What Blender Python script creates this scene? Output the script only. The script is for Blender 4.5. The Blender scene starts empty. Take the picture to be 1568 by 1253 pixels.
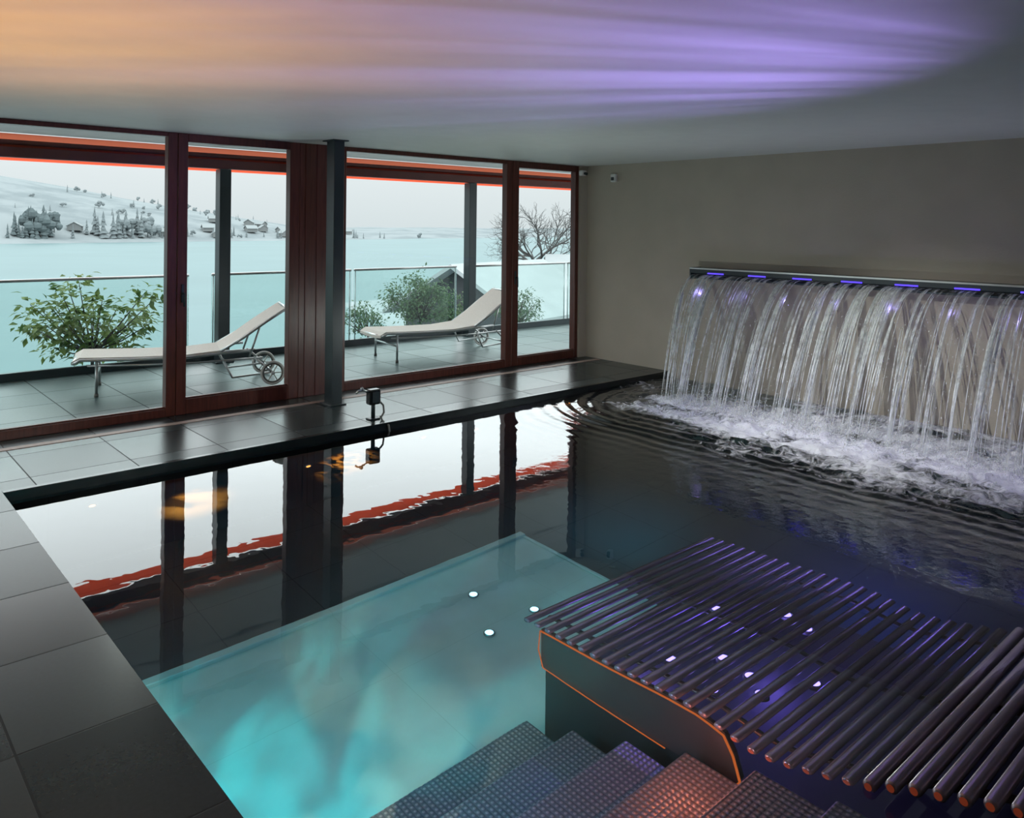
import bpy, math, random
import numpy as np
from mathutils import Vector, Matrix, noise as mnoise
random.seed(7)
R=random.random
sc=bpy.context.scene
sc.view_settings.view_transform='Standard'
sc.view_settings.look='None'

# ------------------------------------------------------------ materials
def mat(name):
    m=bpy.data.materials.new(name); m.use_nodes=True
    nt=m.node_tree; nt.nodes.clear()
    o=nt.nodes.new('ShaderNodeOutputMaterial')
    return m,nt,o
def N(nt,t,**kw):
    n=nt.nodes.new(t)
    for k,v in kw.items():
        if k in n.inputs.keys(): n.inputs[k].default_value=v
        else: setattr(n,k,v)
    return n
def C(c): return (c[0],c[1],c[2],1)
def principled(name,col,rough=.5,metal=0,var=0.12,scale=6,bump=0.0,bscale=40,spec=.5,emit=None,es=0,stretch=(1,1,1)):
    m,nt,o=mat(name)
    p=N(nt,'ShaderNodeBsdfPrincipled')
    p.inputs['Roughness'].default_value=rough; p.inputs['Metallic'].default_value=metal
    p.inputs['Specular IOR Level'].default_value=spec
    tc=N(nt,'ShaderNodeTexCoord'); mp=N(nt,'ShaderNodeMapping'); mp.inputs['Scale'].default_value=stretch
    nt.links.new(tc.outputs['Object'],mp.inputs['Vector'])
    ns=N(nt,'ShaderNodeTexNoise'); ns.inputs['Scale'].default_value=scale; ns.inputs['Detail'].default_value=5
    nt.links.new(mp.outputs['Vector'],ns.inputs['Vector'])
    r=N(nt,'ShaderNodeValToRGB')
    r.color_ramp.elements[0].position=.3; r.color_ramp.elements[1].position=.7
    r.color_ramp.elements[0].color=C([max(0,x*(1-var)) for x in col]); r.color_ramp.elements[1].color=C([x*(1+var) for x in col])
    nt.links.new(ns.outputs['Fac'],r.inputs['Fac']); nt.links.new(r.outputs['Color'],p.inputs['Base Color'])
    if bump:
        n2=N(nt,'ShaderNodeTexNoise'); n2.inputs['Scale'].default_value=bscale; n2.inputs['Detail'].default_value=4
        nt.links.new(mp.outputs['Vector'],n2.inputs['Vector'])
        b=N(nt,'ShaderNodeBump'); b.inputs['Strength'].default_value=bump; b.inputs['Distance'].default_value=.01
        nt.links.new(n2.outputs['Fac'],b.inputs['Height']); nt.links.new(b.outputs['Normal'],p.inputs['Normal'])
    if emit:
        p.inputs['Emission Color'].default_value=C(emit); p.inputs['Emission Strength'].default_value=es
    nt.links.new(p.outputs[0],o.inputs['Surface'])
    return m
def emission(name,col,s):
    m,nt,o=mat(name); e=N(nt,'ShaderNodeEmission'); e.inputs['Color'].default_value=C(col); e.inputs['Strength'].default_value=s
    nt.links.new(e.outputs[0],o.inputs['Surface']); return m
def tiles(name,col,grout,w,h,rough,off=0.0,mortar=.006,var=.25,offset=(0,0,0),nz=60,spec=.6):
    m,nt,o=mat(name)
    p=N(nt,'ShaderNodeBsdfPrincipled'); p.inputs['Specular IOR Level'].default_value=spec
    tc=N(nt,'ShaderNodeTexCoord'); mp=N(nt,'ShaderNodeMapping'); mp.inputs['Location'].default_value=offset
    nt.links.new(tc.outputs['Object'],mp.inputs['Vector'])
    b=N(nt,'ShaderNodeTexBrick'); b.offset=off; b.inputs['Scale'].default_value=1
    b.inputs['Brick Width'].default_value=w; b.inputs['Row Height'].default_value=h; b.inputs['Mortar Size'].default_value=mortar
    b.inputs['Mortar Smooth'].default_value=.1
    b.inputs['Color1'].default_value=C([x*(1-var) for x in col]); b.inputs['Color2'].default_value=C([x*(1+var) for x in col]); b.inputs['Mortar'].default_value=C(grout)
    nt.links.new(mp.outputs['Vector'],b.inputs['Vector'])
    ns=N(nt,'ShaderNodeTexNoise'); ns.inputs['Scale'].default_value=nz; ns.inputs['Detail'].default_value=6
    nt.links.new(tc.outputs['Object'],ns.inputs['Vector'])
    mx=N(nt,'ShaderNodeMixRGB',blend_type='MULTIPLY'); mx.inputs[0].default_value=.5
    nt.links.new(b.outputs['Color'],mx.inputs[1])
    rr=N(nt,'ShaderNodeMapRange'); rr.inputs['To Min'].default_value=.5; rr.inputs['To Max'].default_value=1.5
    nt.links.new(ns.outputs['Fac'],rr.inputs['Value']); nt.links.new(rr.outputs[0],mx.inputs[2])
    nt.links.new(mx.outputs[0],p.inputs['Base Color'])
    sv=N(nt,'ShaderNodeSeparateColor'); nt.links.new(b.outputs['Color'],sv.inputs[0])
    r2=N(nt,'ShaderNodeMapRange'); r2.inputs['From Min'].default_value=col[0]*(1-var); r2.inputs['From Max'].default_value=col[0]*(1+var); r2.inputs['To Min'].default_value=rough*.85; r2.inputs['To Max'].default_value=rough*1.15
    nt.links.new(sv.outputs[0],r2.inputs['Value'])
    r3=N(nt,'ShaderNodeMath',operation='MULTIPLY_ADD'); r3.inputs[1].default_value=.3; nt.links.new(b.outputs['Fac'],r3.inputs[0]); nt.links.new(r2.outputs[0],r3.inputs[2]); nt.links.new(r3.outputs[0],p.inputs['Roughness'])
    s3=N(nt,'ShaderNodeMath',operation='MULTIPLY_ADD'); s3.inputs[1].default_value=-spec*.7; s3.inputs[2].default_value=spec; nt.links.new(b.outputs['Fac'],s3.inputs[0]); nt.links.new(s3.outputs[0],p.inputs['Specular IOR Level'])
    bp=N(nt,'ShaderNodeBump'); bp.inputs['Strength'].default_value=.2; bp.inputs['Distance'].default_value=.002; bp.invert=True
    nt.links.new(b.outputs['Fac'],bp.inputs['Height']); nt.links.new(bp.outputs[0],p.inputs['Normal'])
    nt.links.new(p.outputs[0],o.inputs['Surface'])
    return m
def glassmat(name,tint,k=1.0):
    m,nt,o=mat(name)
    t=N(nt,'ShaderNodeBsdfTransparent'); t.inputs['Color'].default_value=C(tint)
    g=N(nt,'ShaderNodeBsdfGlossy'); g.inputs['Roughness'].default_value=0.0
    f=N(nt,'ShaderNodeFresnel'); f.inputs['IOR'].default_value=1.35
    mu=N(nt,'ShaderNodeMath',operation='MULTIPLY'); mu.inputs[1].default_value=k
    nt.links.new(f.outputs[0],mu.inputs[0])
    x=N(nt,'ShaderNodeMixShader'); nt.links.new(mu.outputs[0],x.inputs[0]); nt.links.new(t.outputs[0],x.inputs[1]); nt.links.new(g.outputs[0],x.inputs[2])
    nt.links.new(x.outputs[0],o.inputs['Surface']); return m
def fabric_translucent(name,col):
    m,nt,o=mat(name)
    d=N(nt,'ShaderNodeBsdfDiffuse'); d.inputs['Color'].default_value=C(col)
    t=N(nt,'ShaderNodeBsdfTranslucent'); t.inputs['Color'].default_value=C(col)
    tc=N(nt,'ShaderNodeTexCoord'); w=N(nt,'ShaderNodeTexWave'); w.inputs['Scale'].default_value=20
    nt.links.new(tc.outputs['Object'],w.inputs['Vector'])
    mr=N(nt,'ShaderNodeMapRange'); mr.inputs['To Min'].default_value=.6; mr.inputs['To Max'].default_value=.75
    nt.links.new(w.outputs['Fac'],mr.inputs['Value'])
    x=N(nt,'ShaderNodeMixShader'); nt.links.new(mr.outputs[0],x.inputs[0]); nt.links.new(d.outputs[0],x.inputs[1]); nt.links.new(t.outputs[0],x.inputs[2])
    nt.links.new(x.outputs[0],o.inputs['Surface']); return m

M_ceil=principled('plaster_ceiling',(.70,.72,.68),.6,var=.02,bump=.03)
M_wall=principled('taupe_plaster',(.43,.38,.31),.75,var=.04,scale=3,bump=.15,bscale=60)
M_wood=principled('stained_red_wood',(.095,.025,.017),.33,var=.3,scale=4,stretch=(12,12,1),bump=.1)
M_steel=principled('dark_painted_steel',(.020,.032,.037),.35,var=.1)
M_glass=glassmat('window_glass',(.97,.985,.98),.8)
M_rglass=glassmat('railing_glass',(.88,.95,.94),.8)
M_slate=tiles('slate_deck_tiles',(.024,.037,.039),(.006,.008,.009),.62,.62,.26,offset=(.1,.2,0),mortar=.0045,var=.18,spec=.45)
M_terr=tiles('terrace_slate_tiles',(.095,.14,.14),(.035,.05,.05),.6,.6,.38,var=.14,mortar=.006,spec=.45)
M_black=principled('black_stone',(.010,.012,.013),.2,var=.3,scale=10)
M_grille=principled('bronze_convector_grille',(.40,.29,.25),.5,metal=.1,var=.1)
M_alu=principled('brushed_aluminium',(.50,.52,.52),.3,metal=.9,var=.05)
M_fabric=principled('white_mesh_fabric',(.74,.69,.63),.8,var=.05,scale=60,bump=.2,bscale=300)
M_rubber=principled('grey_rubber',(.16,.16,.15),.7)
M_snow=principled('snow_ground',(.24,.275,.28),.9,var=.08,scale=.2,spec=.1)
M_white=principled('white_plastic',(.7,.7,.68),.4,var=.03)
M_soffit=principled('white_soffit',(.75,.75,.74),.6,var=.03)
M_beam=principled('painted_red_brown_beam',(.10,.018,.013),.5,var=.2)
M_awn=fabric_translucent('orange_awning_fabric',(.45,.12,.065))
M_awn2=fabric_translucent('red_awning_trim',(.42,.045,.022))
M_awn3=fabric_translucent('red_awning_canvas',(.80,.10,.045))

# ------------------------------------------------------------ mesh builder
class MB:
    def __init__(s): s.v=[];s.f=[];s.m=[];s.mats=[];s.smooth=[]
    def mi(s,m):
        if m not in s.mats: s.mats.append(m)
        return s.mats.index(m)
    def add(s,vs,fs,m,smooth=False):
        o=len(s.v); s.v+= [tuple(v) for v in vs]; k=s.mi(m)
        for f in fs: s.f.append([o+i for i in f]); s.m.append(k); s.smooth.append(smooth)
    def box(s,x0,x1,y0,y1,z0,z1,m,bev=0.0):
        if bev<=0:
            vs=[(x,y,z) for z in (z0,z1) for y in (y0,y1) for x in (x0,x1)]
            s.add(vs,[(0,2,3,1),(4,5,7,6),(0,1,5,4),(2,6,7,3),(0,4,6,2),(1,3,7,5)],m)
        else:
            b=bev; xs=(x0,x1);ys=(y0,y1);zs=(z0,z1); vs=[];idx={}
            for i in (0,1):
                for j in (0,1):
                    for k in (0,1):
                        sx=1 if i==0 else -1; sy=1 if j==0 else -1; sz=1 if k==0 else -1
                        for a in range(3):
                            p=[xs[i]+sx*b,ys[j]+sy*b,zs[k]+sz*b]
                            p[a]=(xs[i],ys[j],zs[k])[a]
                            idx[(i,j,k,a)]=len(vs); vs.append(p)
            fs=[]
            for i in (0,1): fs.append([idx[(i,j,k,0)] for j,k in ((0,0),(1,0),(1,1),(0,1))])
            for j in (0,1): fs.append([idx[(i,j,k,1)] for i,k in ((0,0),(1,0),(1,1),(0,1))])
            for k in (0,1): fs.append([idx[(i,j,k,2)] for i,j in ((0,0),(1,0),(1,1),(0,1))])
            for i in (0,1):
                for j in (0,1):
                    fs.append([idx[(i,j,0,0)],idx[(i,j,0,1)],idx[(i,j,1,1)],idx[(i,j,1,0)]])
                    fs.append([idx[(i,0,j,0)],idx[(i,0,j,2)],idx[(i,1,j,2)],idx[(i,1,j,0)]])
                    fs.append([idx[(0,i,j,1)],idx[(0,i,j,2)],idx[(1,i,j,2)],idx[(1,i,j,1)]])
                    for k in (0,1): fs.append([idx[(i,j,k,0)],idx[(i,j,k,1)],idx[(i,j,k,2)]])
            s.add(vs,fs,m)
    def tube(s,pts,r,m,n=8,cap=True):
        pts=[Vector(p) for p in pts]; rs=r if isinstance(r,(list,tuple)) else [r]*len(pts)
        vs=[];fs=[]; prev=None
        for i,p in enumerate(pts):
            if i==0: t=pts[1]-pts[0]
            elif i==len(pts)-1: t=pts[-1]-pts[-2]
            else: t=(pts[i+1]-pts[i]).normalized()+(pts[i]-pts[i-1]).normalized()
            if t.length<1e-9: t=Vector((0,0,1))
            t.normalize()
            if prev is None:
                u=t.orthogonal().normalized()
            else:
                u=prev-t*prev.dot(t)
                if u.length<1e-6: u=t.orthogonal()
                u.normalize()
            prev=u; w=t.cross(u)
            for k in range(n):
                a=2*math.pi*k/n; vs.append(p+(u*math.cos(a)+w*math.sin(a))*rs[i])
        for i in range(len(pts)-1):
            for k in range(n):
                fs.append((i*n+k,i*n+(k+1)%n,(i+1)*n+(k+1)%n,(i+1)*n+k))
        if cap:
            fs.append(tuple(range(n-1,-1,-1))); L=(len(pts)-1)*n; fs.append(tuple(range(L,L+n)))
        s.add(vs,fs,m,True)
    def torus(s,c,axis,Rr,r,m,n=24,k=8):
        axis=Vector(axis).normalized(); u=axis.orthogonal().normalized(); w=axis.cross(u); c=Vector(c)
        vs=[];fs=[]
        for i in range(n):
            a=2*math.pi*i/n; d=u*math.cos(a)+w*math.sin(a)
            for j in range(k):
                b=2*math.pi*j/k; vs.append(c+d*(Rr+r*math.cos(b))+axis*(r*math.sin(b)))
        for i in range(n):
            for j in range(k):
                fs.append((i*k+j,((i+1)%n)*k+j,((i+1)%n)*k+(j+1)%k,i*k+(j+1)%k))
        s.add(vs,fs,m,True)
    def disc(s,c,r,m,n=16,nrm=(0,0,1)):
        a=Vector(nrm).normalized();u=a.orthogonal().normalized();w=a.cross(u);c=Vector(c)
        s.add([c+(u*math.cos(2*math.pi*i/n)+w*math.sin(2*math.pi*i/n))*r for i in range(n)],[tuple(range(n))],m)
    def obj(s,name,parent=None):
        me=bpy.data.meshes.new(name); me.from_pydata(s.v,[],s.f)
        for m in s.mats: me.materials.append(m)
        me.polygons.foreach_set('material_index',s.m); me.polygons.foreach_set('use_smooth',s.smooth); me.update()
        o=bpy.data.objects.new(name,me); sc.collection.objects.link(o)
        if parent: o.parent=parent
        return o

# ------------------------------------------------------------ dimensions
CZ=2.46; WX=7.62; WY=7.15; PX=.95; PY=5.76; WZ=-.06; PZ=-1.43; PN=-1.6; BX=-2.6; BY=-2.6

# ------------------------------------------------------------ room shell
b=MB()
b.box(BX,PX,BY,WY+.05,-.35,0,M_slate); b.box(PX,WX,PY,WY+.05,-.35,0,M_slate); b.box(PX,WX,BY,PN,-.35,0,M_slate)
b.obj('floor')
b=MB(); b.box(PX-.0,WX-.01,PY-.010,PY+.035,-.12,.003,M_black,.003); b.obj('trim_1')
b=MB(); b.box(BX,WX+.3,BY,WY+.1,CZ,CZ+.4,M_ceil); b.obj('ceiling')
b=MB(); b.box(WX,WX+.3,BY,WY+.1,-1.7,CZ,M_wall); b.obj('wall_right')
b=MB(); b.box(BX-.2,BX,BY,WY+.1,-.35,CZ,M_wall); b.obj('wall_left')
b=MB(); b.box(BX,WX,BY-.2,BY,-.35,CZ,M_wall); b.obj('wall_back')
b=MB()
b.box(BX+.1,WX-.05,6.80,6.875,-.01,.004,M_grille)
b.obj('floor_convector_grille')

# ------------------------------------------------------------ windows
def frame(name,x0,x1,top,bot,sl,sr,yo=0,handle=None):
    b=MB(); y0=WY-.03+yo; y1=WY+.06+yo
    b.box(x0,x0+sl,y0,y1,0,CZ-.002,M_wood,.004); b.box(x1-sr,x1,y0,y1,0,CZ-.002,M_wood,.004)
    b.box(x0+sl,x1-sr,y0,y1,CZ-top,CZ-.002,M_wood,.004); b.box(x0+sl,x1-sr,y0,y1,0,bot,M_wood,.004)
    b.box(x0+sl-.012,x1-sr+.012,y0+.03,y1-.02,bot-.012,bot+.012,M_wood)
    ym=(y0+y1)/2
    b.add([(x0+sl,ym,bot),(x1-sr,ym,bot),(x1-sr,ym,CZ-top),(x0+sl,ym,CZ-top)],[(0,1,2,3)],M_glass)
    if handle:
        b.box(handle-.012,handle+.012,y0-.012,y0,.98,1.14,M_steel,.003)
        b.tube([(handle,y0-.01,1.06),(handle,y0-.05,1.06),(handle,y0-.05,.95)],.009,M_steel)
    return b.obj(name)
frame('window_1',BX,-.3,.04,.07,.08,.08)
frame('window_2',-.3,2.45,.04,.07,.08,.08)
frame('door_1',2.455,3.60,.075,.13,.085,.10,handle=2.50)
b=MB(); b.box(3.60,4.05,WY-.03,WY+.10,0,CZ-.002,M_wood,.004)
for xx in (3.66,3.78,3.90): b.box(xx,xx+.008,WY-.036,WY-.03,0,CZ-.002,M_beam)
b.obj('wall_window_pier')
frame('window_3',4.05,6.35,.045,.08,.06,.09)
frame('door_2',6.355,7.49,.08,.10,.10,.06,handle=6.40)
b=MB(); b.box(7.49,WX,WY-.06,WY+.10,0,CZ,M_wall); b.obj('wall_window_return')
b=MB(); b.box(3.68,3.785,6.60,6.745,0,CZ,M_steel,.004); b.box(3.65,3.815,6.57,6.775,0,.012,M_steel,.003); b.box(3.65,3.815,6.57,6.775,CZ-.012,CZ,M_steel,.003)
b.obj('steel_column')

# ------------------------------------------------------------ terrace
b=MB(); b.box(-5,13,WY+.1,9.95,-.45,-.02,M_terr); b.obj('terrace')
b=MB(); b.box(-5,13,WY+.1,9.72,2.60,2.9,M_soffit); b.obj('roof_overhang')
b=MB()
b.box(-5,13,9.58,9.68,2.335,2.46,M_beam,.004)
b.tube([(-5,9.62,2.49),(13,9.62,2.49)],.03,M_beam,10)
b.add([(-5,9.70,2.50),(13,9.70,2.50),(13,9.70,2.59),(-5,9.70,2.59)],[(0,1,2,3)],M_awn)
b.add([(-5,9.72,2.340),(13,9.72,2.340),(13,9.98,2.325),(-5,9.98,2.325)],[(0,1,2,3)],M_awn3)
b.add([(-5,9.572,2.44),(13,9.572,2.44),(13,9.572,2.462),(-5,9.572,2.462)],[(0,1,2,3)],M_awn2)
b.add([(-5,8.3,2.585),(13,8.3,2.585),(13,9.3,2.56),(-5,9.3,2.56)],[(0,1,2,3)],M_soffit)
b.obj('awning')
for i,x in enumerate((-.05,3.86,7.72,11.6)):
    b=MB(); b.box(x-.07,x+.07,9.56,9.70,-.02,2.33,M_steel,.004); b.box(x-.11,x+.11,9.52,9.74,-.02,.0,M_steel,.003)
    b.obj('terrace_column')
b=MB()
b.box(-5,13,9.79,9.85,-.02,.07,M_steel,.003)
for x0,x1 in ((-5,-1.9),(-1.85,.6),(.65,3.52),(3.80,5.75),(5.80,7.6),(7.86,10),(10.05,13)):
    b.box(x0,x1,9.81,9.825,.05,1.03,M_rglass)
    b.tube([(x0,9.818,1.04),(x1,9.818,1.04)],.017,M_alu,8)
    for xx in (x0+.02,x1-.02): b.tube([(xx,9.818,.05),(xx,9.818,1.03)],.007,M_alu,6)
b.obj('glass_railing')

# ------------------------------------------------------------ loungers
def lounger(ox,oy,ang):
    b=MB(); d=math.radians(ang)
    for sgn in (-1,1):
        y=.31*sgn
        b.tube([(0.0,y,.33),(.06,y,.36),(.5,y,.345),(1.0,y,.335),(1.38,y,.36),(1.62,y,.37)],.015,M_alu)
        b.tube([(.12,y,.305),(.6,y,.285),(1.1,y,.275),(1.75,y,.29)],.011,M_alu)
        b.tube([(1.33,y*.97,.375),(1.55,y*.97,.50),(1.78,y*.97,.66),(2.0,y*.97,.80)],.014,M_alu)
        b.tube([(1.72,y*.9,.60),(1.62,y*.9,.30)],.010,M_alu)
        b.tube([(.2,y,.34),(.2,y,.012)],.014,M_alu)
        b.tube([(.2,y,0),(.2,y,.03)],.02,M_rubber)
        b.tube([(1.35,y,.30),(1.45,y,.10),(1.85,y,.13)],.012,M_alu); b.tube([(1.85,y,.13),(1.66,y,.30)],.012,M_alu)
        yw=.35*sgn
        b.torus((1.85,yw,.13),(0,1,0),.115,.012,M_white,28,8)
        b.torus((1.85,yw,.13),(0,1,0),.095,.008,M_rubber,28,6)
        for k in range(6):
            a=k*math.pi/3; b.tube([(1.85,yw,.13),(1.85+.095*math.cos(a),yw,.13+.095*math.sin(a))],.006,M_white,6)
        b.tube([(1.85,yw-.02,.13),(1.85,yw+.02,.13)],.02,M_white,10)
    b.tube([(1.85,-.35,.13),(1.85,.35,.13)],.01,M_alu)
    b.tube([(.2,-.31,.2),(.2,.31,.2)],.012,M_alu); b.tube([(0,-.31,.33),(0,.31,.33)],.015,M_alu); b.tube([(2.0,-.3,.80),(2.0,.3,.80)],.014,M_alu)
    def sling(prof,w,t=.02):
        n=len(prof); m=8; vs=[];fs=[]
        for (x,z) in prof:
            for j in range(m+1):
                q=j/m*2-1; vs.append((x,q*w,z-.018*(1-q*q)))
        o2=len(vs); vs+= [(a,bb,c-t) for a,bb,c in vs]
        for i in range(n-1):
            for j in range(m):
                a=i*(m+1)+j; fs.append((a,a+1,a+m+2,a+m+1)); fs.append((o2+a+m+1,o2+a+m+2,o2+a+1,o2+a))
        for j in range(m):
            fs.append((j,o2+j,o2+j+1,j+1)); a=(n-1)*(m+1)+j; fs.append((a+1,o2+a+1,o2+a,a))
        for i in range(n-1):
            a=i*(m+1); fs.append((a,a+m+1,o2+a+m+1,o2+a)); a+=m; fs.append((a+m+1,a,o2+a,o2+a+m+1))
        b.add(vs,fs,M_fabric,False)
    sling([(-.02,.345),(.05,.385),(.3,.375),(.6,.365),(1.0,.36),(1.36,.39)],.30,.03)
    sling([(1.34,.39),(1.5,.485),(1.7,.625),(1.9,.755),(2.01,.82)],.29,.03)
    o=b.obj('sun_lounger'); o.location=(ox,oy,-.02); o.rotation_euler=(0,0,d)
lounger(2.06,8.81,-16.8); lounger(5.35,8.62,-7.0)

# ------------------------------------------------------------ wall sensor and valve post
b=MB(); b.box(WX-.05,WX,6.58,6.66,2.24,2.34,M_white,.008); b.box(WX-.06,WX-.05,6.60,6.64,2.26,2.30,M_steel); b.obj('motion_sensor')
b=MB(); b.box(7.45,7.53,WY-.13,WY-.06,2.33,2.40,M_white,.008); b.tube([(7.49,WY-.13,2.36),(7.49,WY-.17,2.35)],.018,M_steel); b.obj('security_camera')
b=MB()
b.box(3.66,3.76,5.90,5.98,.0,.012,M_steel,.003)
b.tube([(3.71,5.94,.01),(3.71,5.94,.16)],.018,M_steel)
b.box(3.655,3.765,5.90,5.975,.13,.26,M_black,.01)
b.box(3.675,3.745,5.893,5.90,.15,.24,M_steel,.002)
b.tube([(3.66,5.93,.24),(3.60,5.93,.265),(3.56,5.93,.265),(3.535,5.93,.245)],.009,M_alu)
b.tube([(3.60,5.93,.265),(3.585,5.93,.285)],.014,M_alu)
b.tube([(3.765,5.93,.15),(3.80,5.92,.11),(3.80,5.91,.05),(3.77,5.90,.02),(3.74,5.87,.03),(3.74,5.84,.0),(3.74,5.74,-.02),(3.74,5.72,-.1)],.009,M_rubber)
b.obj('pool_fill_valve')

# ------------------------------------------------------------ pool shell
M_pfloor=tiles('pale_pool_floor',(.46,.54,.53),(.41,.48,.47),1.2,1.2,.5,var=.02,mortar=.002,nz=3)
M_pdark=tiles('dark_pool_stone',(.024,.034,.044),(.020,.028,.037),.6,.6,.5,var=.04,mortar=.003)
b=MB()
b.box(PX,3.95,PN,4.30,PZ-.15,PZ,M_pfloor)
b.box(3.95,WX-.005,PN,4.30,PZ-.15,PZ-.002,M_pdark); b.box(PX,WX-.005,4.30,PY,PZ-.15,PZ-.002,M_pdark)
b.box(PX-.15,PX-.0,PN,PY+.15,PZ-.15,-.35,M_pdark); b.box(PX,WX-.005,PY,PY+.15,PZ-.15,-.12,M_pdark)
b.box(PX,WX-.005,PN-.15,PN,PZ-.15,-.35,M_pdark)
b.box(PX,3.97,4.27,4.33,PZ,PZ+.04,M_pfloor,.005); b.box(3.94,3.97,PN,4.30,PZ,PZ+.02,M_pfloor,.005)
b.obj('swimming_pool')

def studs(name,col,dot):
    m,nt,o=mat(name)
    p=N(nt,'ShaderNodeBsdfPrincipled'); p.inputs['Roughness'].default_value=.35; p.inputs['Metallic'].default_value=.3
    tc=N(nt,'ShaderNodeTexCoord'); sp=N(nt,'ShaderNodeVectorMath',operation='MULTIPLY'); sp.inputs[1].default_value=(44,44,44)
    fr=N(nt,'ShaderNodeVectorMath',operation='FRACTION'); sb=N(nt,'ShaderNodeVectorMath',operation='SUBTRACT'); sb.inputs[1].default_value=(.5,.5,0)
    se=N(nt,'ShaderNodeSeparateXYZ'); cb=N(nt,'ShaderNodeCombineXYZ'); ln=N(nt,'ShaderNodeVectorMath',operation='LENGTH')
    nt.links.new(tc.outputs['Object'],sp.inputs[0]); nt.links.new(sp.outputs[0],fr.inputs[0]); nt.links.new(fr.outputs[0],sb.inputs[0])
    nt.links.new(sb.outputs[0],se.inputs[0]); nt.links.new(se.outputs[0],cb.inputs[0]); nt.links.new(se.outputs[1],cb.inputs[1]); nt.links.new(cb.outputs[0],ln.inputs[0])
    r=N(nt,'ShaderNodeValToRGB'); r.color_ramp.elements[0].position=.2; r.color_ramp.elements[0].color=C(dot)
    r.color_ramp.elements[1].position=.33; r.color_ramp.elements[1].color=C(col)
    nt.links.new(ln.outputs['Value'],r.inputs['Fac']); nt.links.new(r.outputs[0],p.inputs['Base Color'])
    bp=N(nt,'ShaderNodeBump'); bp.invert=True; bp.inputs['Distance'].default_value=.006
    nt.links.new(ln.outputs['Value'],bp.inputs['Height']); nt.links.new(bp.outputs[0],p.inputs['Normal'])
    nt.links.new(p.outputs[0],o.inputs['Surface']); return m
M_stud=studs('studded_steel',(.14,.15,.17),(.36,.33,.34))
b=MB()
zs=[-1.03,-.84,-.65,-.46,-.30,-.20]
for k,z in enumerate(zs):
    y1=2.65-.29*k
    b.box(PX,2.48,PN,y1,zs[k-1] if k else PZ,z,M_stud,.006)
b.obj('pool_stairs')

# bubble bench made of tubes
prof=[(2.67,-.195),(2.55,-.185),(2.2,-.175),(1.9,-.15),(1.74,-.15),(1.62,-.195),(1.52,-.22),(1.42,-.20),(1.3,-.145),(1.15,-.07),(1.0,0.0),(.69,.10),(.4,.17),(.0,.22)]
def pz(y):
    for (a,za),(c,zc) in zip(prof,prof[1:]):
        if c<=y<=a: 
            t=(y-c)/(a-c); return zc+(za-zc)*t
    return prof[0][1] if y>prof[0][0] else prof[-1][1]
M_tube=principled('brushed_bench_tube',(.33,.275,.32),.25,metal=.6,var=.12)
M_panel=principled('dark_bench_panel',(.05,.038,.034),.35,metal=.3)
M_plinth=principled('dark_bench_plinth',(.010,.012,.014),.5)
M_orange=emission('orange_light_strip',(1,.20,.035),.5)
M_redend=principled('reddish_tube_end',(.45,.12,.07),.35,metal=.5,emit=(1,.15,.05),es=.08)  # reddish tube ends with a slight emission in the material
b=MB()
y=2.67
while y>.02:
    z=pz(y)
    b.tube([(2.49,y,z),(2.497,y,z),(3.945,y,z),(3.95,y,z)],[.015,.021,.021,.015],M_tube,14)
    if y<1.6: b.disc((2.488,y,z),.012,M_redend,12,(-1,0,0))
    y-=.068
for xx in (2.62,3.2,3.8):
    b.tube([(xx,yy,pz(yy)-.036) for yy in [2.65-.1*i for i in range(26)]],.014,M_panel,8)
tops=[(yy,pz(yy)-.05) for yy in [2.60-.06*i for i in range(17)]]
poly=[(2.60,-.58)]+tops+[(1.60,-.34),(1.57,-.48),(1.60,-.55),(1.75,-.58)]
vs=[(2.52,a,c) for a,c in poly]+[(2.54,a,c) for a,c in poly]; n=len(poly)
b.add(vs,[tuple(range(n)),tuple(range(2*n-1,n-1,-1))]+[(i,(i+1)%n,n+(i+1)%n,n+i) for i in range(n)],M_panel)
b.tube([(2.512,a,c-.012) for a,c in poly[1:]],.005,M_orange,6)
b.tube([(2.512,a,c) for a,c in [(2.60,-.26),(2.61,-.43),(2.58,-.57),(2.3,-.58),(1.9,-.58)]],.003,M_orange,6)
b.box(2.56,3.90,.1,2.62,PZ,-.62,M_plinth,.01)
b.obj('bubble_massage_bench')

# ------------------------------------------------------------ pool lights
M_led=emission('white_led',(.40,.80,1),3); M_pur=emission('purple_led',(.30,.22,1),3.6); M_orl=emission('amber_glint',(1,.35,.08),3)
b=MB()
for (x,yy) in ((3.19,3.91),(3.01,3.54),(3.37,3.54)):
    b.tube([(x,yy,PZ),(x,yy,PZ+.012)],.034,M_alu,16); b.disc((x,yy,PZ+.014),.026,M_led)
b.obj('pool_floor_light')
b=MB()
for (x,yy,z) in ((2.95,1.93,-.25),(2.92,1.78,-.25),(2.72,1.83,-.25),(3.45,1.82,-.26),(2.78,2.08,-.26),(3.5,1.95,-.26),(3.3,2.2,-.26),(3.1,1.6,-.29),(2.85,1.69,-.26)):
    b.tube([(x,yy,z-.03),(x,yy,z)],.032,M_alu,16); b.disc((x,yy,z+.002),.024,M_pur)
b.obj('bench_light')
b=MB()
for (x,z) in ((1.45,-.45),(3.0,-.6),(4.1,-.5),(4.7,-.6),(5.9,-.35)):  # added glowing discs standing in for orange glints on the water
    b.tube([(x,PY,z),(x,PY-.02,z)],.03,M_alu,16); b.disc((x,PY-.022,z),.020,M_orl,16,(0,-1,0))
b.obj('amber_glint_disc')

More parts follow.
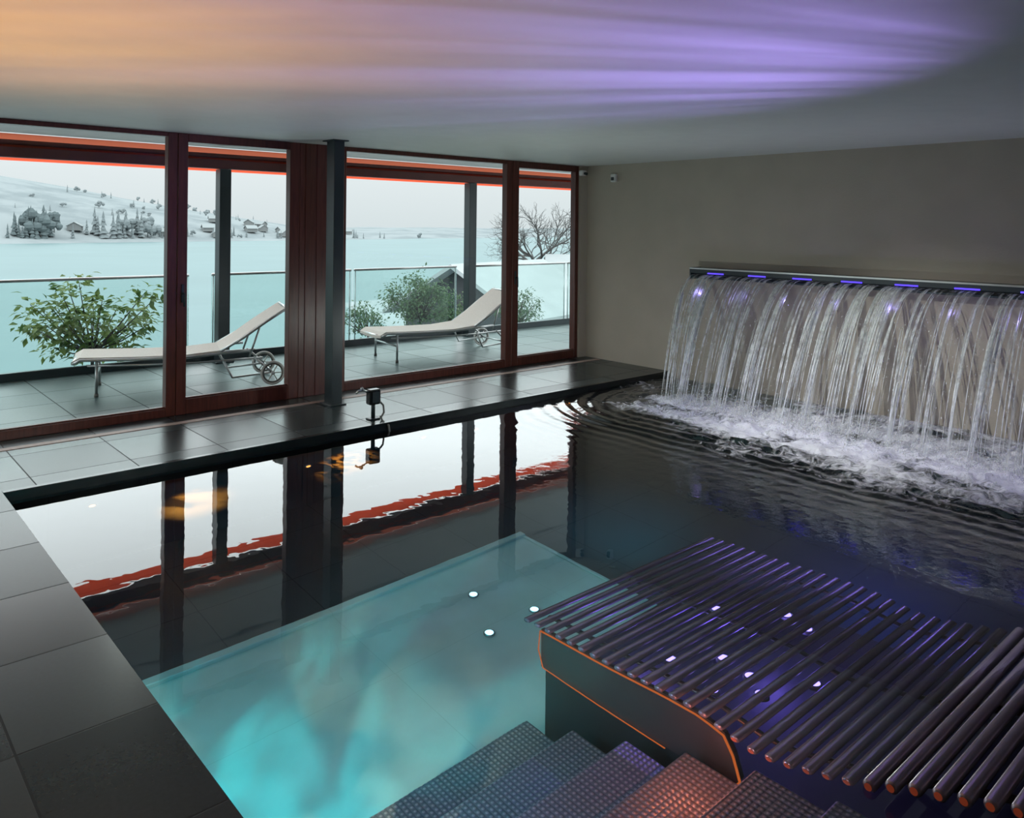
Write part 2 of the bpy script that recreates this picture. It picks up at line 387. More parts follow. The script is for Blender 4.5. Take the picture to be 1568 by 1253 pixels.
def lamp(kind,name,loc,power,col,aim=None,xdir=None,**kw):
    l=bpy.data.lights.new(name,kind); l.energy=power; l.color=col
    if kind in('POINT','SPOT'): l.shadow_soft_size=0.0
    for k,v in kw.items(): setattr(l,k,v)
    o=bpy.data.objects.new(name,l); sc.collection.objects.link(o); 
    Mx=Matrix.Identity(4)
    if aim is not None:
        z=(Vector(loc)-Vector(aim)).normalized()
        xd=Vector(xdir) if xdir else z.orthogonal()
        xa=(xd-z*xd.dot(z)).normalized(); ya=z.cross(xa)
        Mx=Matrix(((xa.x,ya.x,z.x,0),(xa.y,ya.y,z.y,0),(xa.z,ya.z,z.z,0),(0,0,0,1)))
    o.matrix_world=Matrix.Translation(loc)@Mx
    return o
def gobo(o,sx,sy,lo,hi,seed=0,k=1.0,base=.12,dist=0):
    l=o.data; l.use_nodes=True; nt=l.node_tree; em=nt.nodes['Emission']
    tc=nt.nodes.new('ShaderNodeTexCoord'); se=nt.nodes.new('ShaderNodeSeparateXYZ'); nt.links.new(tc.outputs['Normal'],se.inputs[0])
    dx=nt.nodes.new('ShaderNodeMath'); dx.operation='DIVIDE'; dy=nt.nodes.new('ShaderNodeMath'); dy.operation='DIVIDE'
    nt.links.new(se.outputs[0],dx.inputs[0]); nt.links.new(se.outputs[2],dx.inputs[1]); nt.links.new(se.outputs[1],dy.inputs[0]); nt.links.new(se.outputs[2],dy.inputs[1])
    cb=nt.nodes.new('ShaderNodeCombineXYZ'); nt.links.new(dx.outputs[0],cb.inputs[0]); nt.links.new(dy.outputs[0],cb.inputs[1]); cb.inputs[2].default_value=seed
    vm=nt.nodes.new('ShaderNodeVectorMath'); vm.operation='MULTIPLY'; vm.inputs[1].default_value=(sx,sy,1); nt.links.new(cb.outputs[0],vm.inputs[0])
    ns=nt.nodes.new('ShaderNodeTexNoise'); ns.inputs['Scale'].default_value=1; ns.inputs['Detail'].default_value=2; ns.inputs['Distortion'].default_value=dist; nt.links.new(vm.outputs[0],ns.inputs['Vector'])
    mr=nt.nodes.new('ShaderNodeMapRange'); mr.interpolation_type='SMOOTHSTEP'; mr.inputs['From Min'].default_value=lo; mr.inputs['From Max'].default_value=hi; mr.inputs['To Min'].default_value=base*k; mr.inputs['To Max'].default_value=1*k
    nt.links.new(ns.outputs['Fac'],mr.inputs['Value']); nt.links.new(mr.outputs[0],em.inputs['Strength'])
# underwater
lamp('AREA','underwater_lamp_and_fill',(1.0,3.4,-.7),6,(.03,.85,.85),(2.4,3.3,-1.5),shape='RECTANGLE',size=1.4,size_y=.3)
o=lamp('SPOT','underwater_lamp_and_fill',(1.3,3.2,-.2),80,(.01,.66,.72),(2.3,3.3,-1.43),spot_size=math.radians(140),spot_blend=1); gobo(o,1.6,2.4,.40,.60,3,1.0,.22,.7)
o=lamp('SPOT','underwater_lamp_and_fill',(1.2,2.3,-.2),38,(.95,.92,.58),(1.9,3.2,-1.43),spot_size=math.radians(110),spot_blend=1); gobo(o,1.6,2.6,.46,.56,8,1.0,.01,.8)  # added cream spot; its patches imitate ceiling lights reflected in the water
lamp('SPOT','underwater_lamp_and_fill',(3.7,3.8,-.5),5,(.03,.65,.65),(3.6,3.9,-1.43),spot_size=2.4,spot_blend=1)
lamp('SPOT','underwater_lamp_and_fill',(4.7,3.8,-.4),34,(.02,.40,.6),(4.7,4.0,-1.43),spot_size=1.5,spot_blend=1)
lamp('SPOT','underwater_lamp_and_fill',(5.4,2.4,-.3),45,(.04,.07,.65),(5.3,2.3,-1.43),spot_size=2.4,spot_blend=1)  # added spot that tints the dark pool floor blue
o=lamp('SPOT','amber_reflection_spot',(2.15,5.0,-.75),420,(1,.34,.05),(2.15,5.76,-.85),spot_size=math.radians(46),spot_blend=1); gobo(o,3.5,1.2,.42,.6,2,1,.1,1)  # added amber spots: orange patches imitate warm lamp reflections on the water
o=lamp('SPOT','amber_reflection_spot',(3.35,5.2,-.6),260,(1,.28,.03),(3.35,5.76,-.75),spot_size=math.radians(62),spot_blend=1); gobo(o,4,1.6,.44,.58,5,1,.0,2)
o=lamp('SPOT','amber_reflection_spot',(5.6,5.0,-.5),220,(1,.25,.05),(5.7,5.76,-.6),spot_size=math.radians(64),spot_blend=1); gobo(o,5,2,.48,.60,1,1,.0,2)
lamp('POINT','bench_led_and_fill',(3.3,1.9,-.40),5,(.22,.14,1))
lamp('POINT','bench_led_and_fill',(2.9,2.3,-.40),5,(.28,.18,1))
lamp('POINT','bench_led_and_fill',(2.3,1.65,-.25),2.0,(1,.22,.10))
lamp('SPOT','bench_led_and_fill',(1.15,2.6,-.085),16,(.80,.68,.9),(2.9,2.2,-.20),spot_size=1.2,spot_blend=1)  # the bench spots are added fill so the submerged tubes show
lamp('SPOT','bench_led_and_fill',(1.15,1.3,-.085),16,(1,.55,.55),(2.9,1.7,-.20),spot_size=1.2,spot_blend=1)
lamp('SPOT','bench_led_and_fill',(5.3,2.2,-.085),46,(.30,.22,1),(3.3,2.1,-.20),spot_size=1.2,spot_blend=1)  # added violet fill from the far side of the bench
lamp('POINT','stair_lamp',(1.6,2.2,-.2),9,(.35,.6,1))

# ------------------------------------------------------------ water surface
def rng(a,bb,s): return list(np.arange(a,bb-1e-6,s))
gx=rng(PX,4.3,.12)+rng(4.3,WX-.004,.018)+[WX-.004]
gy=rng(PN,.0,.15)+rng(0,PY,.020)+[PY]
LX=6.50
def sst(a,bb,t):
    t=max(0,min(1,(t-a)/(bb-a))); return t*t*(3-2*t)
def water_h(x,y):
    yy=min(max(y,.6),4.70); dx=x-LX; dy=y-yy; d=math.hypot(dx,dy)
    h=0;f=0;c=0
    if d<3.0:
        n1=mnoise.noise(Vector((x*6,y*6,0))); n2=mnoise.noise(Vector((x*15,y*15,3))); n3=mnoise.noise(Vector((x*2.0,y*2.0,9))); n4=mnoise.noise(Vector((x*3.4,y*2.2,19)))
        L=sst(3.4,4.7,y)
        d2=d+.07*n3*(1-.6*L)
        core=math.exp(-(d/(.80-.28*L))**2)
        h=core*(.052*n1+.026*n2)
        E=1.14
        edge=1/(1+math.exp((d2-E)/.05))
        amp=(.0095-.0025*L)*edge*(1-math.exp(-(d/.45)**2))*(.75+.9*abs(n4)*(1-.5*L)) + (.0055+.0045*L)*math.exp(-max(d2-E,0)/.20)*(1-edge)
        h+=amp*math.sin(2*math.pi*d2/.145)+ .016*edge*(1-core)*n1*(1-.7*L)
        f=math.exp(-(d/(1.02-.40*L))**2)*(1.0+.75*n4)
        if x>LX: f=max(f,(.62+.5*n4)*(1-.5*L))
        c=(edge+(1-edge)*math.exp(-(d2-1.0)/.45))*(1-.75*L)+.6*core*L
    return h,f,c
vs=[];fo=[];ch=[]
for yv in gy:
    for xv in gx:
        h,f,c=water_h(xv,yv); vs.append((xv,yv,WZ+h)); fo.append(max(0,min(1,f))); ch.append(max(0,min(1,c)))
nx=len(gx); fs=[(j*nx+i,j*nx+i+1,(j+1)*nx+i+1,(j+1)*nx+i) for j in range(len(gy)-1) for i in range(nx-1)]
me=bpy.data.meshes.new('pool_water'); me.from_pydata(vs,[],fs); me.polygons.foreach_set('use_smooth',[True]*len(fs))
at=me.attributes.new('foam','FLOAT','POINT'); at.data.foreach_set('value',fo)
at=me.attributes.new('chop','FLOAT','POINT'); at.data.foreach_set('value',ch)
m,nt,o=mat('pool_water')
gl=N(nt,'ShaderNodeBsdfGlossy'); gl.inputs['Roughness'].default_value=0; gl.inputs['Color'].default_value=(1,1,1,1)
rf=N(nt,'ShaderNodeBsdfRefraction'); rf.inputs['IOR'].default_value=1.33; rf.inputs['Roughness'].default_value=0; rf.inputs['Color'].default_value=(.9,.98,1,1)
lw=N(nt,'ShaderNodeLayerWeight'); lw.inputs['Blend'].default_value=.5
pw=N(nt,'ShaderNodeMath',operation='POWER'); pw.inputs[1].default_value=3.9
nt.links.new(lw.outputs['Facing'],pw.inputs[0])
x1=N(nt,'ShaderNodeMixShader'); nt.links.new(pw.outputs[0],x1.inputs[0]); nt.links.new(rf.outputs[0],x1.inputs[1]); nt.links.new(gl.outputs[0],x1.inputs[2])
tc=N(nt,'ShaderNodeTexCoord')
n1=N(nt,'ShaderNodeTexNoise'); n1.inputs['Scale'].default_value=6; n1.inputs['Detail'].default_value=2
nt.links.new(tc.outputs['Object'],n1.inputs['Vector'])
n3=N(nt,'ShaderNodeTexNoise'); n3.inputs['Scale'].default_value=10; n3.inputs['Detail'].default_value=4; nt.links.new(tc.outputs['Object'],n3.inputs['Vector'])
ac=N(nt,'ShaderNodeAttribute'); ac.attribute_name='chop'
m3=N(nt,'ShaderNodeMath',operation='MULTIPLY'); nt.links.new(n3.outputs['Fac'],m3.inputs[0]); nt.links.new(ac.outputs['Fac'],m3.inputs[1])
m4=N(nt,'ShaderNodeMath',operation='MULTIPLY_ADD'); m4.inputs[1].default_value=46; nt.links.new(m3.outputs[0],m4.inputs[0]); nt.links.new(n1.outputs['Fac'],m4.inputs[2])
bp=N(nt,'ShaderNodeBump'); bp.inputs['Strength'].default_value=1; bp.inputs['Distance'].default_value=.0005
nt.links.new(m4.outputs[0],bp.inputs['Height'])
for s_ in (gl,rf,lw): nt.links.new(bp.outputs[0],s_.inputs['Normal'])
at=N(nt,'ShaderNodeAttribute'); at.attribute_name='foam'
n2=N(nt,'ShaderNodeTexNoise'); n2.inputs['Scale'].default_value=10; n2.inputs['Detail'].default_value=8; n2.inputs['Roughness'].default_value=.70; n2.inputs['Distortion'].default_value=1.4
nt.links.new(tc.outputs['Object'],n2.inputs['Vector'])
ma=N(nt,'ShaderNodeMath',operation='MULTIPLY_ADD'); ma.inputs[1].default_value=.54; nt.links.new(at.outputs['Fac'],ma.inputs[0]); nt.links.new(n2.outputs['Fac'],ma.inputs[2])
mr=N(nt,'ShaderNodeMapRange'); mr.inputs['From Min'].default_value=.70; mr.inputs['From Max'].default_value=.94; nt.links.new(ma.outputs[0],mr.inputs['Value'])
df=N(nt,'ShaderNodeBsdfPrincipled'); df.inputs['Base Color'].default_value=(.90,.90,.95,1); df.inputs['Roughness'].default_value=.5
b2=N(nt,'ShaderNodeBump'); b2.inputs['Distance'].default_value=.03; nt.links.new(n2.outputs['Fac'],b2.inputs['Height']); nt.links.new(b2.outputs[0],df.inputs['Normal'])
x2=N(nt,'ShaderNodeMixShader'); nt.links.new(mr.outputs[0],x2.inputs[0]); nt.links.new(x1.outputs[0],x2.inputs[1]); nt.links.new(df.outputs[0],x2.inputs[2])
nt.links.new(x2.outputs[0],o.inputs['Surface'])
me.materials.append(m); wo=bpy.data.objects.new('pool_water',me); sc.collection.objects.link(wo)

# ------------------------------------------------------------ waterfall
LIPX=7.42; LIPZ=1.17
b=MB()
b.box(LIPX,WX,.3,5.33,1.175,1.235,M_steel,.004); b.box(LIPX+.01,WX,.3,5.33,1.12,1.14,M_steel,.003)
b.box(LIPX+.09,WX,.3,5.33,1.14,1.175,M_steel)
b.box(LIPX-.004,LIPX+.0,.3,5.34,1.222,1.238,M_alu)
b.box(LIPX,WX,5.325,5.345,1.11,1.24,M_steel,.003)
M_led2=emission('blue_violet_led',(.10,.06,1),1.8)
leds=[5.0-.5*i for i in range(9)]
for yy in leds:
    b.box(LIPX-.010,LIPX-.002,yy-.10,yy+.10,1.176,1.190,M_led2)
b.obj('waterfall_spout')
for yy in leds[::1]:
    lamp('POINT','spout_lamp',(LIPX-.30,yy,.98),.35,(.38,.30,1))
    lamp('POINT','foam_fill',(6.25,yy-.2,.32),.75,(.50,.45,1))  # added fill just above the foam, no fixture there

def fall(s,v,y0,drift):
    T=.505*s
    x=LIPX+.02-v*T; z=LIPZ-.005-4.9*T*T
    c=(5.33-y0); e=math.exp(-max(c,0)/.5)*.36
    return (x, y0-e*s**1.3+drift*s, max(z,WZ-.02))
m,nt,o=mat('falling_water_sheet')
tr=N(nt,'ShaderNodeBsdfTransparent'); pr=N(nt,'ShaderNodeBsdfPrincipled'); pr.inputs['Base Color'].default_value=(.86,.9,.88,1); pr.inputs['Roughness'].default_value=.3; pr.inputs['Specular IOR Level'].default_value=.2
tl=N(nt,'ShaderNodeBsdfTranslucent'); tl.inputs['Color'].default_value=(.85,.9,.88,1)
xm=N(nt,'ShaderNodeMixShader'); xm.inputs[0].default_value=.45; nt.links.new(pr.outputs[0],xm.inputs[1]); nt.links.new(tl.outputs[0],xm.inputs[2])
uv=N(nt,'ShaderNodeUVMap'); mp=N(nt,'ShaderNodeMapping'); mp.inputs['Scale'].default_value=(16,1.3,1); nt.links.new(uv.outputs[0],mp.inputs['Vector'])
ns=N(nt,'ShaderNodeTexNoise'); ns.inputs['Scale'].default_value=1; ns.inputs['Detail'].default_value=6; ns.inputs['Roughness'].default_value=.62; nt.links.new(mp.outputs[0],ns.inputs['Vector'])
se=N(nt,'ShaderNodeSeparateXYZ'); nt.links.new(uv.outputs[0],se.inputs[0])
cr=N(nt,'ShaderNodeMapRange'); cr.inputs['From Min'].default_value=0; cr.inputs['From Max'].default_value=.30; cr.inputs['To Min'].default_value=.06; cr.inputs['To Max'].default_value=0
nt.links.new(se.outputs[1],cr.inputs['Value'])
ad=N(nt,'ShaderNodeMath',operation='ADD'); nt.links.new(ns.outputs['Fac'],ad.inputs[0]); nt.links.new(cr.outputs[0],ad.inputs[1])
mr=N(nt,'ShaderNodeMapRange'); mr.inputs['From Min'].default_value=.51; mr.inputs['From Max'].default_value=.73; mr.inputs['To Max'].default_value=.8; nt.links.new(ad.outputs[0],mr.inputs['Value'])
xx=N(nt,'ShaderNodeMixShader'); nt.links.new(mr.outputs[0],xx.inputs[0]); nt.links.new(tr.outputs[0],xx.inputs[1]); nt.links.new(xm.outputs[0],xx.inputs[2]); nt.links.new(xx.outputs[0],o.inputs['Surface'])
M_sheet=m
m,nt,o=mat('falling_water_strand')
tr=N(nt,'ShaderNodeBsdfTransparent'); pr=N(nt,'ShaderNodeBsdfPrincipled'); pr.inputs['Base Color'].default_value=(.94,.96,.95,1); pr.inputs['Roughness'].default_value=.2
tl=N(nt,'ShaderNodeBsdfTranslucent'); tl.inputs['Color'].default_value=(.94,.96,.95,1)
xm=N(nt,'ShaderNodeMixShader'); xm.inputs[0].default_value=.4; nt.links.new(pr.outputs[0],xm.inputs[1]); nt.links.new(tl.outputs[0],xm.inputs[2])
tc=N(nt,'ShaderNodeTexCoord'); ns=N(nt,'ShaderNodeTexNoise'); ns.inputs['Scale'].default_value=11; nt.links.new(tc.outputs['Object'],ns.inputs['Vector'])
mr=N(nt,'ShaderNodeMapRange'); mr.inputs['From Min'].default_value=.35; mr.inputs['From Max'].default_value=.60; mr.inputs['To Min'].default_value=.2; mr.inputs['To Max'].default_value=1; nt.links.new(ns.outputs['Fac'],mr.inputs['Value'])
xx=N(nt,'ShaderNodeMixShader'); nt.links.new(mr.outputs[0],xx.inputs[0]); nt.links.new(tr.outputs[0],xx.inputs[1]); nt.links.new(xm.outputs[0],xx.inputs[2]); nt.links.new(xx.outputs[0],o.inputs['Surface'])
M_strand=m

wf=bpy.data.objects.new('waterfall',None); sc.collection.objects.link(wf)
for li,(v,) in enumerate(((1.80,),)):
    nu,nv=160,26; vs=[];uvs=[]
    for j in range(nv+1):
        s_=j/nv
        for i in range(nu+1):
            y0=5.33-(5.03)*i/nu
            w=mnoise.noise(Vector((y0*4,li*5,s_*.6)))*.05*s_
            p=fall(s_,v+mnoise.noise(Vector((y0*1.7,li*7,1)))*.12,y0,w); vs.append(p); uvs.append((i/nu*5+li*3.3,s_))
    fs=[(j*(nu+1)+i,j*(nu+1)+i+1,(j+1)*(nu+1)+i+1,(j+1)*(nu+1)+i) for j in range(nv) for i in range(nu)]
    me=bpy.data.meshes.new('sheet'); me.from_pydata(vs,[],fs); ul=me.uv_layers.new(name='UVMap')
    for lp in me.loops: ul.data[lp.index].uv=uvs[lp.vertex_index]
    me.polygons.foreach_set('use_smooth',[True]*len(fs)); me.materials.append(M_sheet)
    ob=bpy.data.objects.new('sheet_%d'%li,me); sc.collection.objects.link(ob); ob.parent=wf
b=MB()
yc=5.30
while yc>.35:
    k=random.randint(3,20); spread=random.uniform(.012,.05)
    for q in range(k):
        y0=yc+random.gauss(0,.026); y0=min(y0,5.32)
        v=random.gauss(1.80,.09); dr=random.gauss(0,spread)
        s0=random.choice([0,0,0,.15,.3,.5]); s1=random.choice([1,1,1,.85,.7])
        if s1<=s0+.2: s1=1
        n=9; pts=[fall(s0+(s1-s0)*i/n,v,y0,dr) for i in range(n+1)]
        r0=random.uniform(.0025,.0090)
        b.tube(pts,[max(.0006,r0*math.sin(math.pi*(.10+.83*i/n))*(.5+1.0*R())) for i in range(n+1)],M_strand,5)
    yc-=random.uniform(.08,.22)
for q in range(900):
    y0=random.uniform(.6,5.25); s_=random.uniform(.4,1); v=random.gauss(1.8,.22)
    p=Vector(fall(s_,v,y0,random.gauss(0,.08))); r=random.uniform(.0015,.004)
    b.tube([p+Vector((0,0,r*3)),p,p-Vector((0,0,r*2))],[r*.2,r,r*.2],M_strand,4)
for q in range(5200):
    y0=random.uniform(.6,4.95); p=Vector((LX+random.gauss(0,.22),y0,WZ+abs(random.gauss(0,.075)))); r=random.uniform(.0015,.006)
    b.tube([p+Vector((0,0,r)),p,p-Vector((0,0,r))],[r*.3,r,r*.3],M_strand,4)
ob=b.obj('strands',wf)

# ------------------------------------------------------------ outdoors
M_lake=principled('lake_water',(.112,.172,.178),.5,var=.05,scale=.02,spec=.07)
b=MB(); b.add([(-2500,38,-16),(3000,38,-16),(3000,1400,-16),(-2500,1400,-16)],[(0,1,2,3)],M_lake); b.obj('lake')
m,nt,o=mat('snowy_hillside')
df=N(nt,'ShaderNodeBsdfDiffuse'); tc=N(nt,'ShaderNodeTexCoord'); mp=N(nt,'ShaderNodeMapping'); mp.inputs['Scale'].default_value=(.012,.012,.05)
ns=N(nt,'ShaderNodeTexNoise'); ns.inputs['Scale'].default_value=1.6; ns.inputs['Detail'].default_value=8; ns.inputs['Roughness'].default_value=.6
nt.links.new(tc.outputs['Object'],mp.inputs[0]); nt.links.new(mp.outputs[0],ns.inputs['Vector'])
r=N(nt,'ShaderNodeValToRGB'); r.color_ramp.elements[0].position=.40; r.color_ramp.elements[0].color=(.175,.20,.208,1); r.color_ramp.elements[1].position=.55; r.color_ramp.elements[1].color=(.225,.25,.257,1)  # pale low-contrast tones carry the haze over the hill
nt.links.new(ns.outputs['Fac'],r.inputs[0]); nt.links.new(r.outputs[0],df.inputs[0]); nt.links.new(df.outputs[0],o.inputs[0]); M_hill=m
vs=[];nx=90;ny=24
def hillz(x,y):
    sh=720+max(0,(x-100))*.25; t=max(0,y-sh)
    top=105*max(.10,min(1,1-(x-60)/560)) 
    return -16.3+ (top)*(1-math.exp(-t/190)) + 5*mnoise.noise(Vector((x*.008,y*.01,0)))*min(1,t/60)
for j in range(ny+1):
    for i in range(nx+1):
        x=-900+3000*i/nx; yb=700+max(0,(x-100))*.25; y=yb+700*j/ny; vs.append((x,y,hillz(x,y)))
b=MB(); b.add(vs,[(j*(nx+1)+i,j*(nx+1)+i+1,(j+1)*(nx+1)+i+1,(j+1)*(nx+1)+i) for j in range(ny) for i in range(nx)],M_hill,True); b.obj('snowy_hill')
M_ftree=principled('misty_tree_foliage',(.105,.13,.135),.9,scale=.3,var=.10,spec=.02)  # haze put into the foliage colours, each tone paler than the last
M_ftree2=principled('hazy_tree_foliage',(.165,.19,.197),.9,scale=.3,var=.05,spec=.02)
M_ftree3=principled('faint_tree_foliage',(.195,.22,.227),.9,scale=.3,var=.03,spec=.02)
b=MB()
def conifer(x,y,z,h,m):
    w=h*random.uniform(.14,.22)
    for k in range(6):
        z0=z+h*(.06+.145*k); r=w*(1-.15*k)*random.uniform(.75,1.15); n=8
        ph=R()*6
        base=[(x+r*(.6+.6*R())*math.cos(ph+2*math.pi*i/n),y+r*math.sin(ph+2*math.pi*i/n),z0+h*.05*R()) for i in range(n)]
        b.add(base+[(x,y,z0+h*.26)],[(i,(i+1)%n,n) for i in range(n)],m)
    b.tube([(x,y,z),(x,y,z+h*.3)],h*.02,m,5)
def roundtree(x,y,z,h,m):
    for k in range(7):
        c=Vector((x+random.gauss(0,h*.17),y,z+h*random.uniform(.35,.8))); r=h*random.uniform(.12,.22); n=7
        rings=[]
        for (a,q) in ((-.9,.4),(-.3,.95),(.35,.9),(.9,.35)):
            rings.append([c+Vector((r*q*math.cos(6.283*i/n)*(.7+.6*R()),r*q*math.sin(6.283*i/n),r*a*(.8+.4*R()))) for i in range(n)])
        vv=[p for rg in rings for p in rg]
        b.add(vv,[(j*n+i,j*n+(i+1)%n,(j+1)*n+(i+1)%n,(j+1)*n+i) for j in range(3) for i in range(n)]+[tuple(range(n)),tuple(range(3*n,4*n))],m)
    b.tube([(x,y,z),(x,y,z+h*.5)],h*.02,m,5)
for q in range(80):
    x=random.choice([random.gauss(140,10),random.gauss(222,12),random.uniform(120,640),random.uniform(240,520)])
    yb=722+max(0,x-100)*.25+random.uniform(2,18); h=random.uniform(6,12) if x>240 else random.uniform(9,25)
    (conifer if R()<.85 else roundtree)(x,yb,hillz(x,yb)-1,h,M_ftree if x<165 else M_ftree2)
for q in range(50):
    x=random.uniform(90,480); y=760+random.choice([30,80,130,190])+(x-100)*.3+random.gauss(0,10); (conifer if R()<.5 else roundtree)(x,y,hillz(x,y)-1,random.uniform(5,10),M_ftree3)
b.obj('lakeside_tree_line')
M_hw=principled('hazy_house_wall',(.18,.19,.19),.9,spec=.1); M_hr=principled('hazy_snow_roof',(.235,.26,.265),.9,spec=.1)  # wall and roof colours paled to stand for haze
b=MB()
def house(x,y,z,w,d,h,rh,mw,mr_,ang=0,ov=.08):
    c,s=math.cos(ang),math.sin(ang)
    T=lambda p:(x+p[0]*c-p[1]*s,y+p[0]*s+p[1]*c,z+p[2])
    a=w/2;e=d/2
    b.add([T(p) for p in [(-a,-e,0),(a,-e,0),(a,e,0),(-a,e,0),(-a,-e,h),(a,-e,h),(a,e,h),(-a,e,h),(0,-e,h+rh),(0,e,h+rh)]],
      [(0,1,5,8,4),(2,3,7,9,6),(1,2,6,5),(3,0,4,7)],mw)
    k=w*ov; t=w*.03; zz=h-rh*k/a
    for sg in (-1,1):
        P=[(sg*(a+k),-e-k,zz),(0,-e-k,h+rh),(0,e+k,h+rh),(sg*(a+k),e+k,zz)]
        b.add([T(p) for p in P]+[T((p[0],p[1],p[2]+t)) for p in P],[(0,1,2,3),(4,5,6,7),(0,1,5,4),(1,2,6,5),(2,3,7,6),(3,0,4,7)],mr_)
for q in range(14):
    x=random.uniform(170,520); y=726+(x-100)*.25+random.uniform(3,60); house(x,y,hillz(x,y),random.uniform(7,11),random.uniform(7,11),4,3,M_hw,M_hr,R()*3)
b.obj('distant_village')
b=MB()
vs=[(-60,9.95,-4),(60,9.95,-4),(60,20,-4.2),(-60,20,-4.2),(-60,37,-4.8),(26,37,-4.8),(34,60,-5),(80,70,-5),(80,20,-4.2)]
b.add(vs,[(0,1,2,3),(3,2,5,4),(2,8,7,6,5),(1,8,2)],M_snow); b.obj('garden_ground')
M_hwood=principled('dark_timber_wall',(.04,.045,.05),.8,scale=2,stretch=(1,1,8)); M_hsnow=principled('snow_roof',(.32,.345,.35),.9,scale=1,var=.05,spec=.1)
b=MB(); house(23.6,27.2,-5,6.0,6,3.2,1.7,M_hwood,M_hsnow,math.radians(-75),.12)
b.obj('chalet')
b=MB(); house(32.5,27.5,-5,7,7,3.4,1.6,M_hwood,M_hsnow,math.radians(45),.1)
b.box(32,32.6,28,28.6,-1,.5,M_hwood); b.obj('garden_shed')
def leafmat(n,c,c2):
    m,nt,o=mat(n); p=N(nt,'ShaderNodeBsdfPrincipled'); p.inputs['Roughness'].default_value=.5; p.inputs['Specular IOR Level'].default_value=.25
    tc=N(nt,'ShaderNodeTexCoord'); ns=N(nt,'ShaderNodeTexNoise'); ns.inputs['Scale'].default_value=7; nt.links.new(tc.outputs['Object'],ns.inputs['Vector'])
    r=N(nt,'ShaderNodeValToRGB'); r.color_ramp.elements[0].position=.35; r.color_ramp.elements[0].color=C(c); r.color_ramp.elements[1].position=.65; r.color_ramp.elements[1].color=C(c2)
    nt.links.new(ns.outputs[0],r.inputs[0]); nt.links.new(r.outputs[0],p.inputs['Base Color'])
    tl=N(nt,'ShaderNodeBsdfTranslucent'); nt.links.new(r.outputs[0],tl.inputs[0])
    x=N(nt,'ShaderNodeMixShader'); x.inputs[0].default_value=.35; nt.links.new(p.outputs[0],x.inputs[1]); nt.links.new(tl.outputs[0],x.inputs[2]); nt.links.new(x.outputs[0],o.inputs[0]); return m
M_leaf=leafmat('broad_leaf',(.06,.115,.035),(.19,.24,.07)); M_leaf2=leafmat('small_leaf',(.05,.10,.06),(.12,.18,.09))
M_bark=principled('bark',(.05,.045,.04),.9,scale=20)
M_bark2=principled('bare_tree_bark',(.07,.07,.068),.9,scale=5)
def shrub(name,c,rad,nl,L,m,ground,clus=26,sp=.20,rnd=.3):
    b=MB(); c=Vector(c)
    cs=[]
    for q in range(clus):
        while True:
            p=Vector((R()*2-1,R()*2-1,R()*2-1))
            if .25<p.length<1: break
        p=Vector((p.x*rad[0],p.y*rad[1],p.z*rad[2]))+c; cs.append(p)
        k=c+Vector((0,0,-rad[2]*.8)); mid=k.lerp(p,.5)+Vector((0,0,-.04))
        b.tube([k,mid,p],[.014,.009,.004],M_bark,5)
    b.tube([(c.x,c.y,ground),(c.x+.03,c.y,(ground+c.z)/2),c+Vector((0,0,-rad[2]*.75))],[.04,.03,.02],M_bark,7)
    for q in range(nl):
        cc=random.choice(cs); p=cc+Vector((random.gauss(0,1),random.gauss(0,1),random.gauss(0,1)))*min(rad)*sp
        out=(p-c)*.5+(p-cc)*6*rnd; out=Vector((out.x,out.y,out.z*.3+random.gauss(0,.15)-.15))+Vector((random.gauss(0,rnd),random.gauss(0,rnd),random.gauss(0,.28)))
        out.normalize(); side=out.cross(Vector((random.gauss(0,.4),random.gauss(0,.4),1))).normalized(); l=L*random.uniform(.7,1.3); w=l*.25
        up=side.cross(out)
        b.add([p,p+out*l*.45+side*w+up*w*.3,p+out*l-up*l*.1,p+out*l*.45-side*w+up*w*.3,p+out*l*.5],[(0,1,4),(1,2,4),(2,3,4),(3,0,4)],m)
    b.obj(name)
shrub('broadleaf_shrub',(2.76,11.0,.45),(.86,.58,.52),1150,.115,M_leaf,-4,44,.13,.6)
shrub('evergreen_shrub',(8.9,12.6,.25),(.65,.6,.45),2600,.07,M_leaf2,-4,60)
shrub('evergreen_shrub',(7.5,12.2,-.05),(.45,.4,.28),900,.06,M_leaf2,-4,24)
shrub('evergreen_shrub',(11.2,12.4,-.05),(.5,.4,.35),1300,.07,M_leaf2,-4,40)
shrub('evergreen_shrub',(10.0,13.0,.0),(.4,.4,.32),900,.07,M_leaf2,-4,24)
b=MB()
def branch(p,d,l,r,dep):
    mid=p+d*l*.5+Vector((random.gauss(0,1),random.gauss(0,1),random.gauss(0,1)))*l*.07; e=p+d*l
    b.tube([p,mid,e],[r,r*.85,r*.65],M_bark2,5 if dep>2 else 4,cap=False)
    if dep==0: return
    for q in range(3):
        nd=(d+Vector((random.gauss(0,.55),random.gauss(0,.55),random.gauss(.08,.4)))).normalized()
        branch(e if q<2 else mid,nd,l*random.uniform(.62,.85),r*.6,dep-1)
random.seed(12)
T0=Vector((29.6,31.2,-5)); b.tube([T0,T0+Vector((.1,0,2.5)),T0+Vector((0,0,4.6))],[.22,.18,.16],M_bark2,8)
for q in range(6):
    a=q*1.047; branch(T0+Vector((0,0,4.1+.15*q)),Vector((math.cos(a)*.9,math.sin(a)*.9,.7)).normalized(),1.25,.085,5)
b.obj('bare_tree')

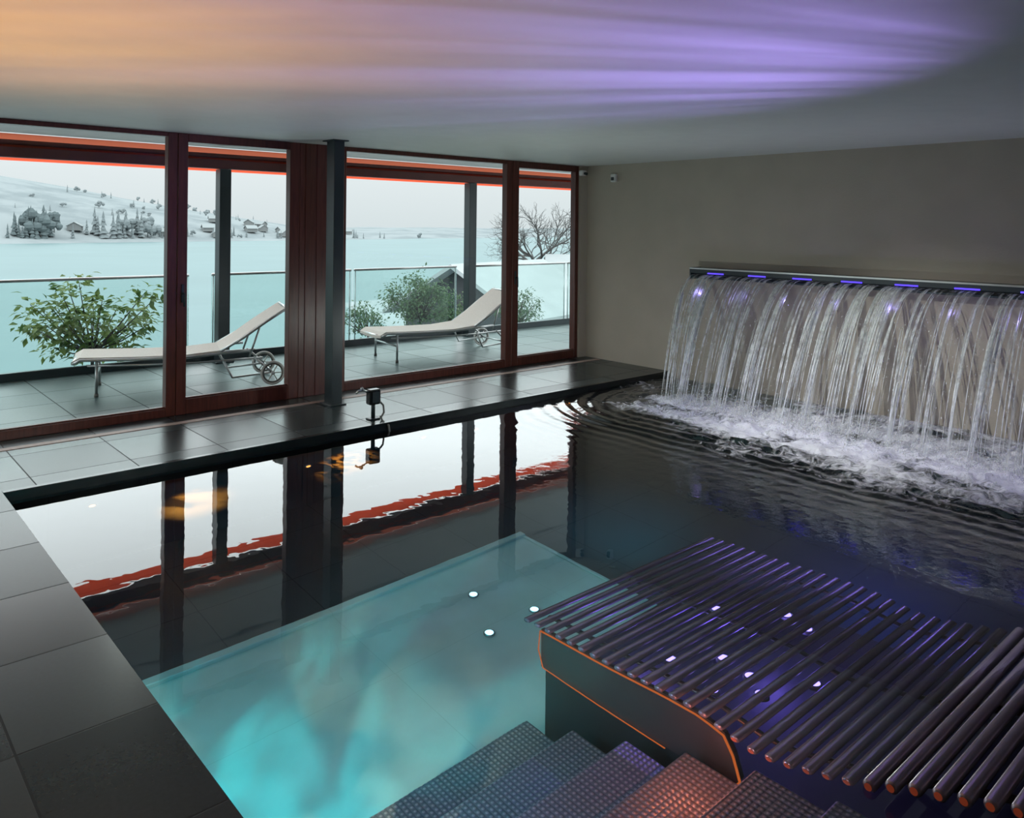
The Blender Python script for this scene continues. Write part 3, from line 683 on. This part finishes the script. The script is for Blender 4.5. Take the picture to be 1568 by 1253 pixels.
# ------------------------------------------------------------ added interior fill lights
sd=(-.75,.66,0)
o1=lamp('SPOT','violet_ceiling_glow',(4.1,1.4,.45),255,(.44,.31,1),(2.6,3.0,2.46),sd,spot_size=math.radians(100),spot_blend=1); gobo(o1,.6,5.5,.34,.72,0,1.3,.42)  # added: stands in for violet underwater light thrown onto the ceiling
o2=lamp('SPOT','amber_ceiling_glow',(.3,3.6,.15),235,(1,.47,.13),(.4,3.6,2.46),sd,spot_size=math.radians(120),spot_blend=1); gobo(o2,.8,4,.25,.75,4,1.1,.6)  # added in place of underwater light that tints the ceiling orange
lamp('POINT','neutral_fill',(5.0,5.2,.45),28,(.88,1,.93))  # added fill to lift the ceiling and corner wall; no fixture
lamp('POINT','neutral_fill',(1.6,5.4,.45),16,(.88,1,.93))  # same kind of added fill, nearer the left end
lamp('SPOT','waterfall_fill',(4.6,3.6,2.3),210,(.93,.97,.92),(6.8,2.9,-.1),spot_size=math.radians(70),spot_blend=1)  # added spot to brighten the falling water and foam

# ------------------------------------------------------------ world
w=bpy.data.worlds.new('overcast_sky'); sc.world=w; w.use_nodes=True; nt=w.node_tree; bg=nt.nodes['Background']
tc=nt.nodes.new('ShaderNodeTexCoord'); se=nt.nodes.new('ShaderNodeSeparateXYZ'); nt.links.new(tc.outputs['Generated'],se.inputs[0])
r=nt.nodes.new('ShaderNodeValToRGB'); r.color_ramp.elements[0].position=0; r.color_ramp.elements[0].color=(.215,.237,.243,1); r.color_ramp.elements[1].position=.26; r.color_ramp.elements[1].color=(.90,.98,1,1)
e=r.color_ramp.elements.new(.09); e.color=(.255,.272,.277,1)
nt.links.new(se.outputs[2],r.inputs[0]); nt.links.new(r.outputs[0],bg.inputs[0]); bg.inputs[1].default_value=3.35

# ------------------------------------------------------------ camera
cd=bpy.data.cameras.new('camera'); co=bpy.data.objects.new('camera',cd); sc.collection.objects.link(co)
cd.sensor_width=36; cd.sensor_fit='HORIZONTAL'; cd.lens=28.125; cd.shift_y=-280.5/1568; cd.clip_end=5000; cd.clip_start=.05
co.matrix_world=Matrix.Translation((0,0,1.68))@Matrix.Rotation(math.radians(-41.7),4,'Z')@Matrix.Rotation(math.radians(90),4,'X')@Matrix.Rotation(math.radians(.6),4,'Z')
sc.camera=co
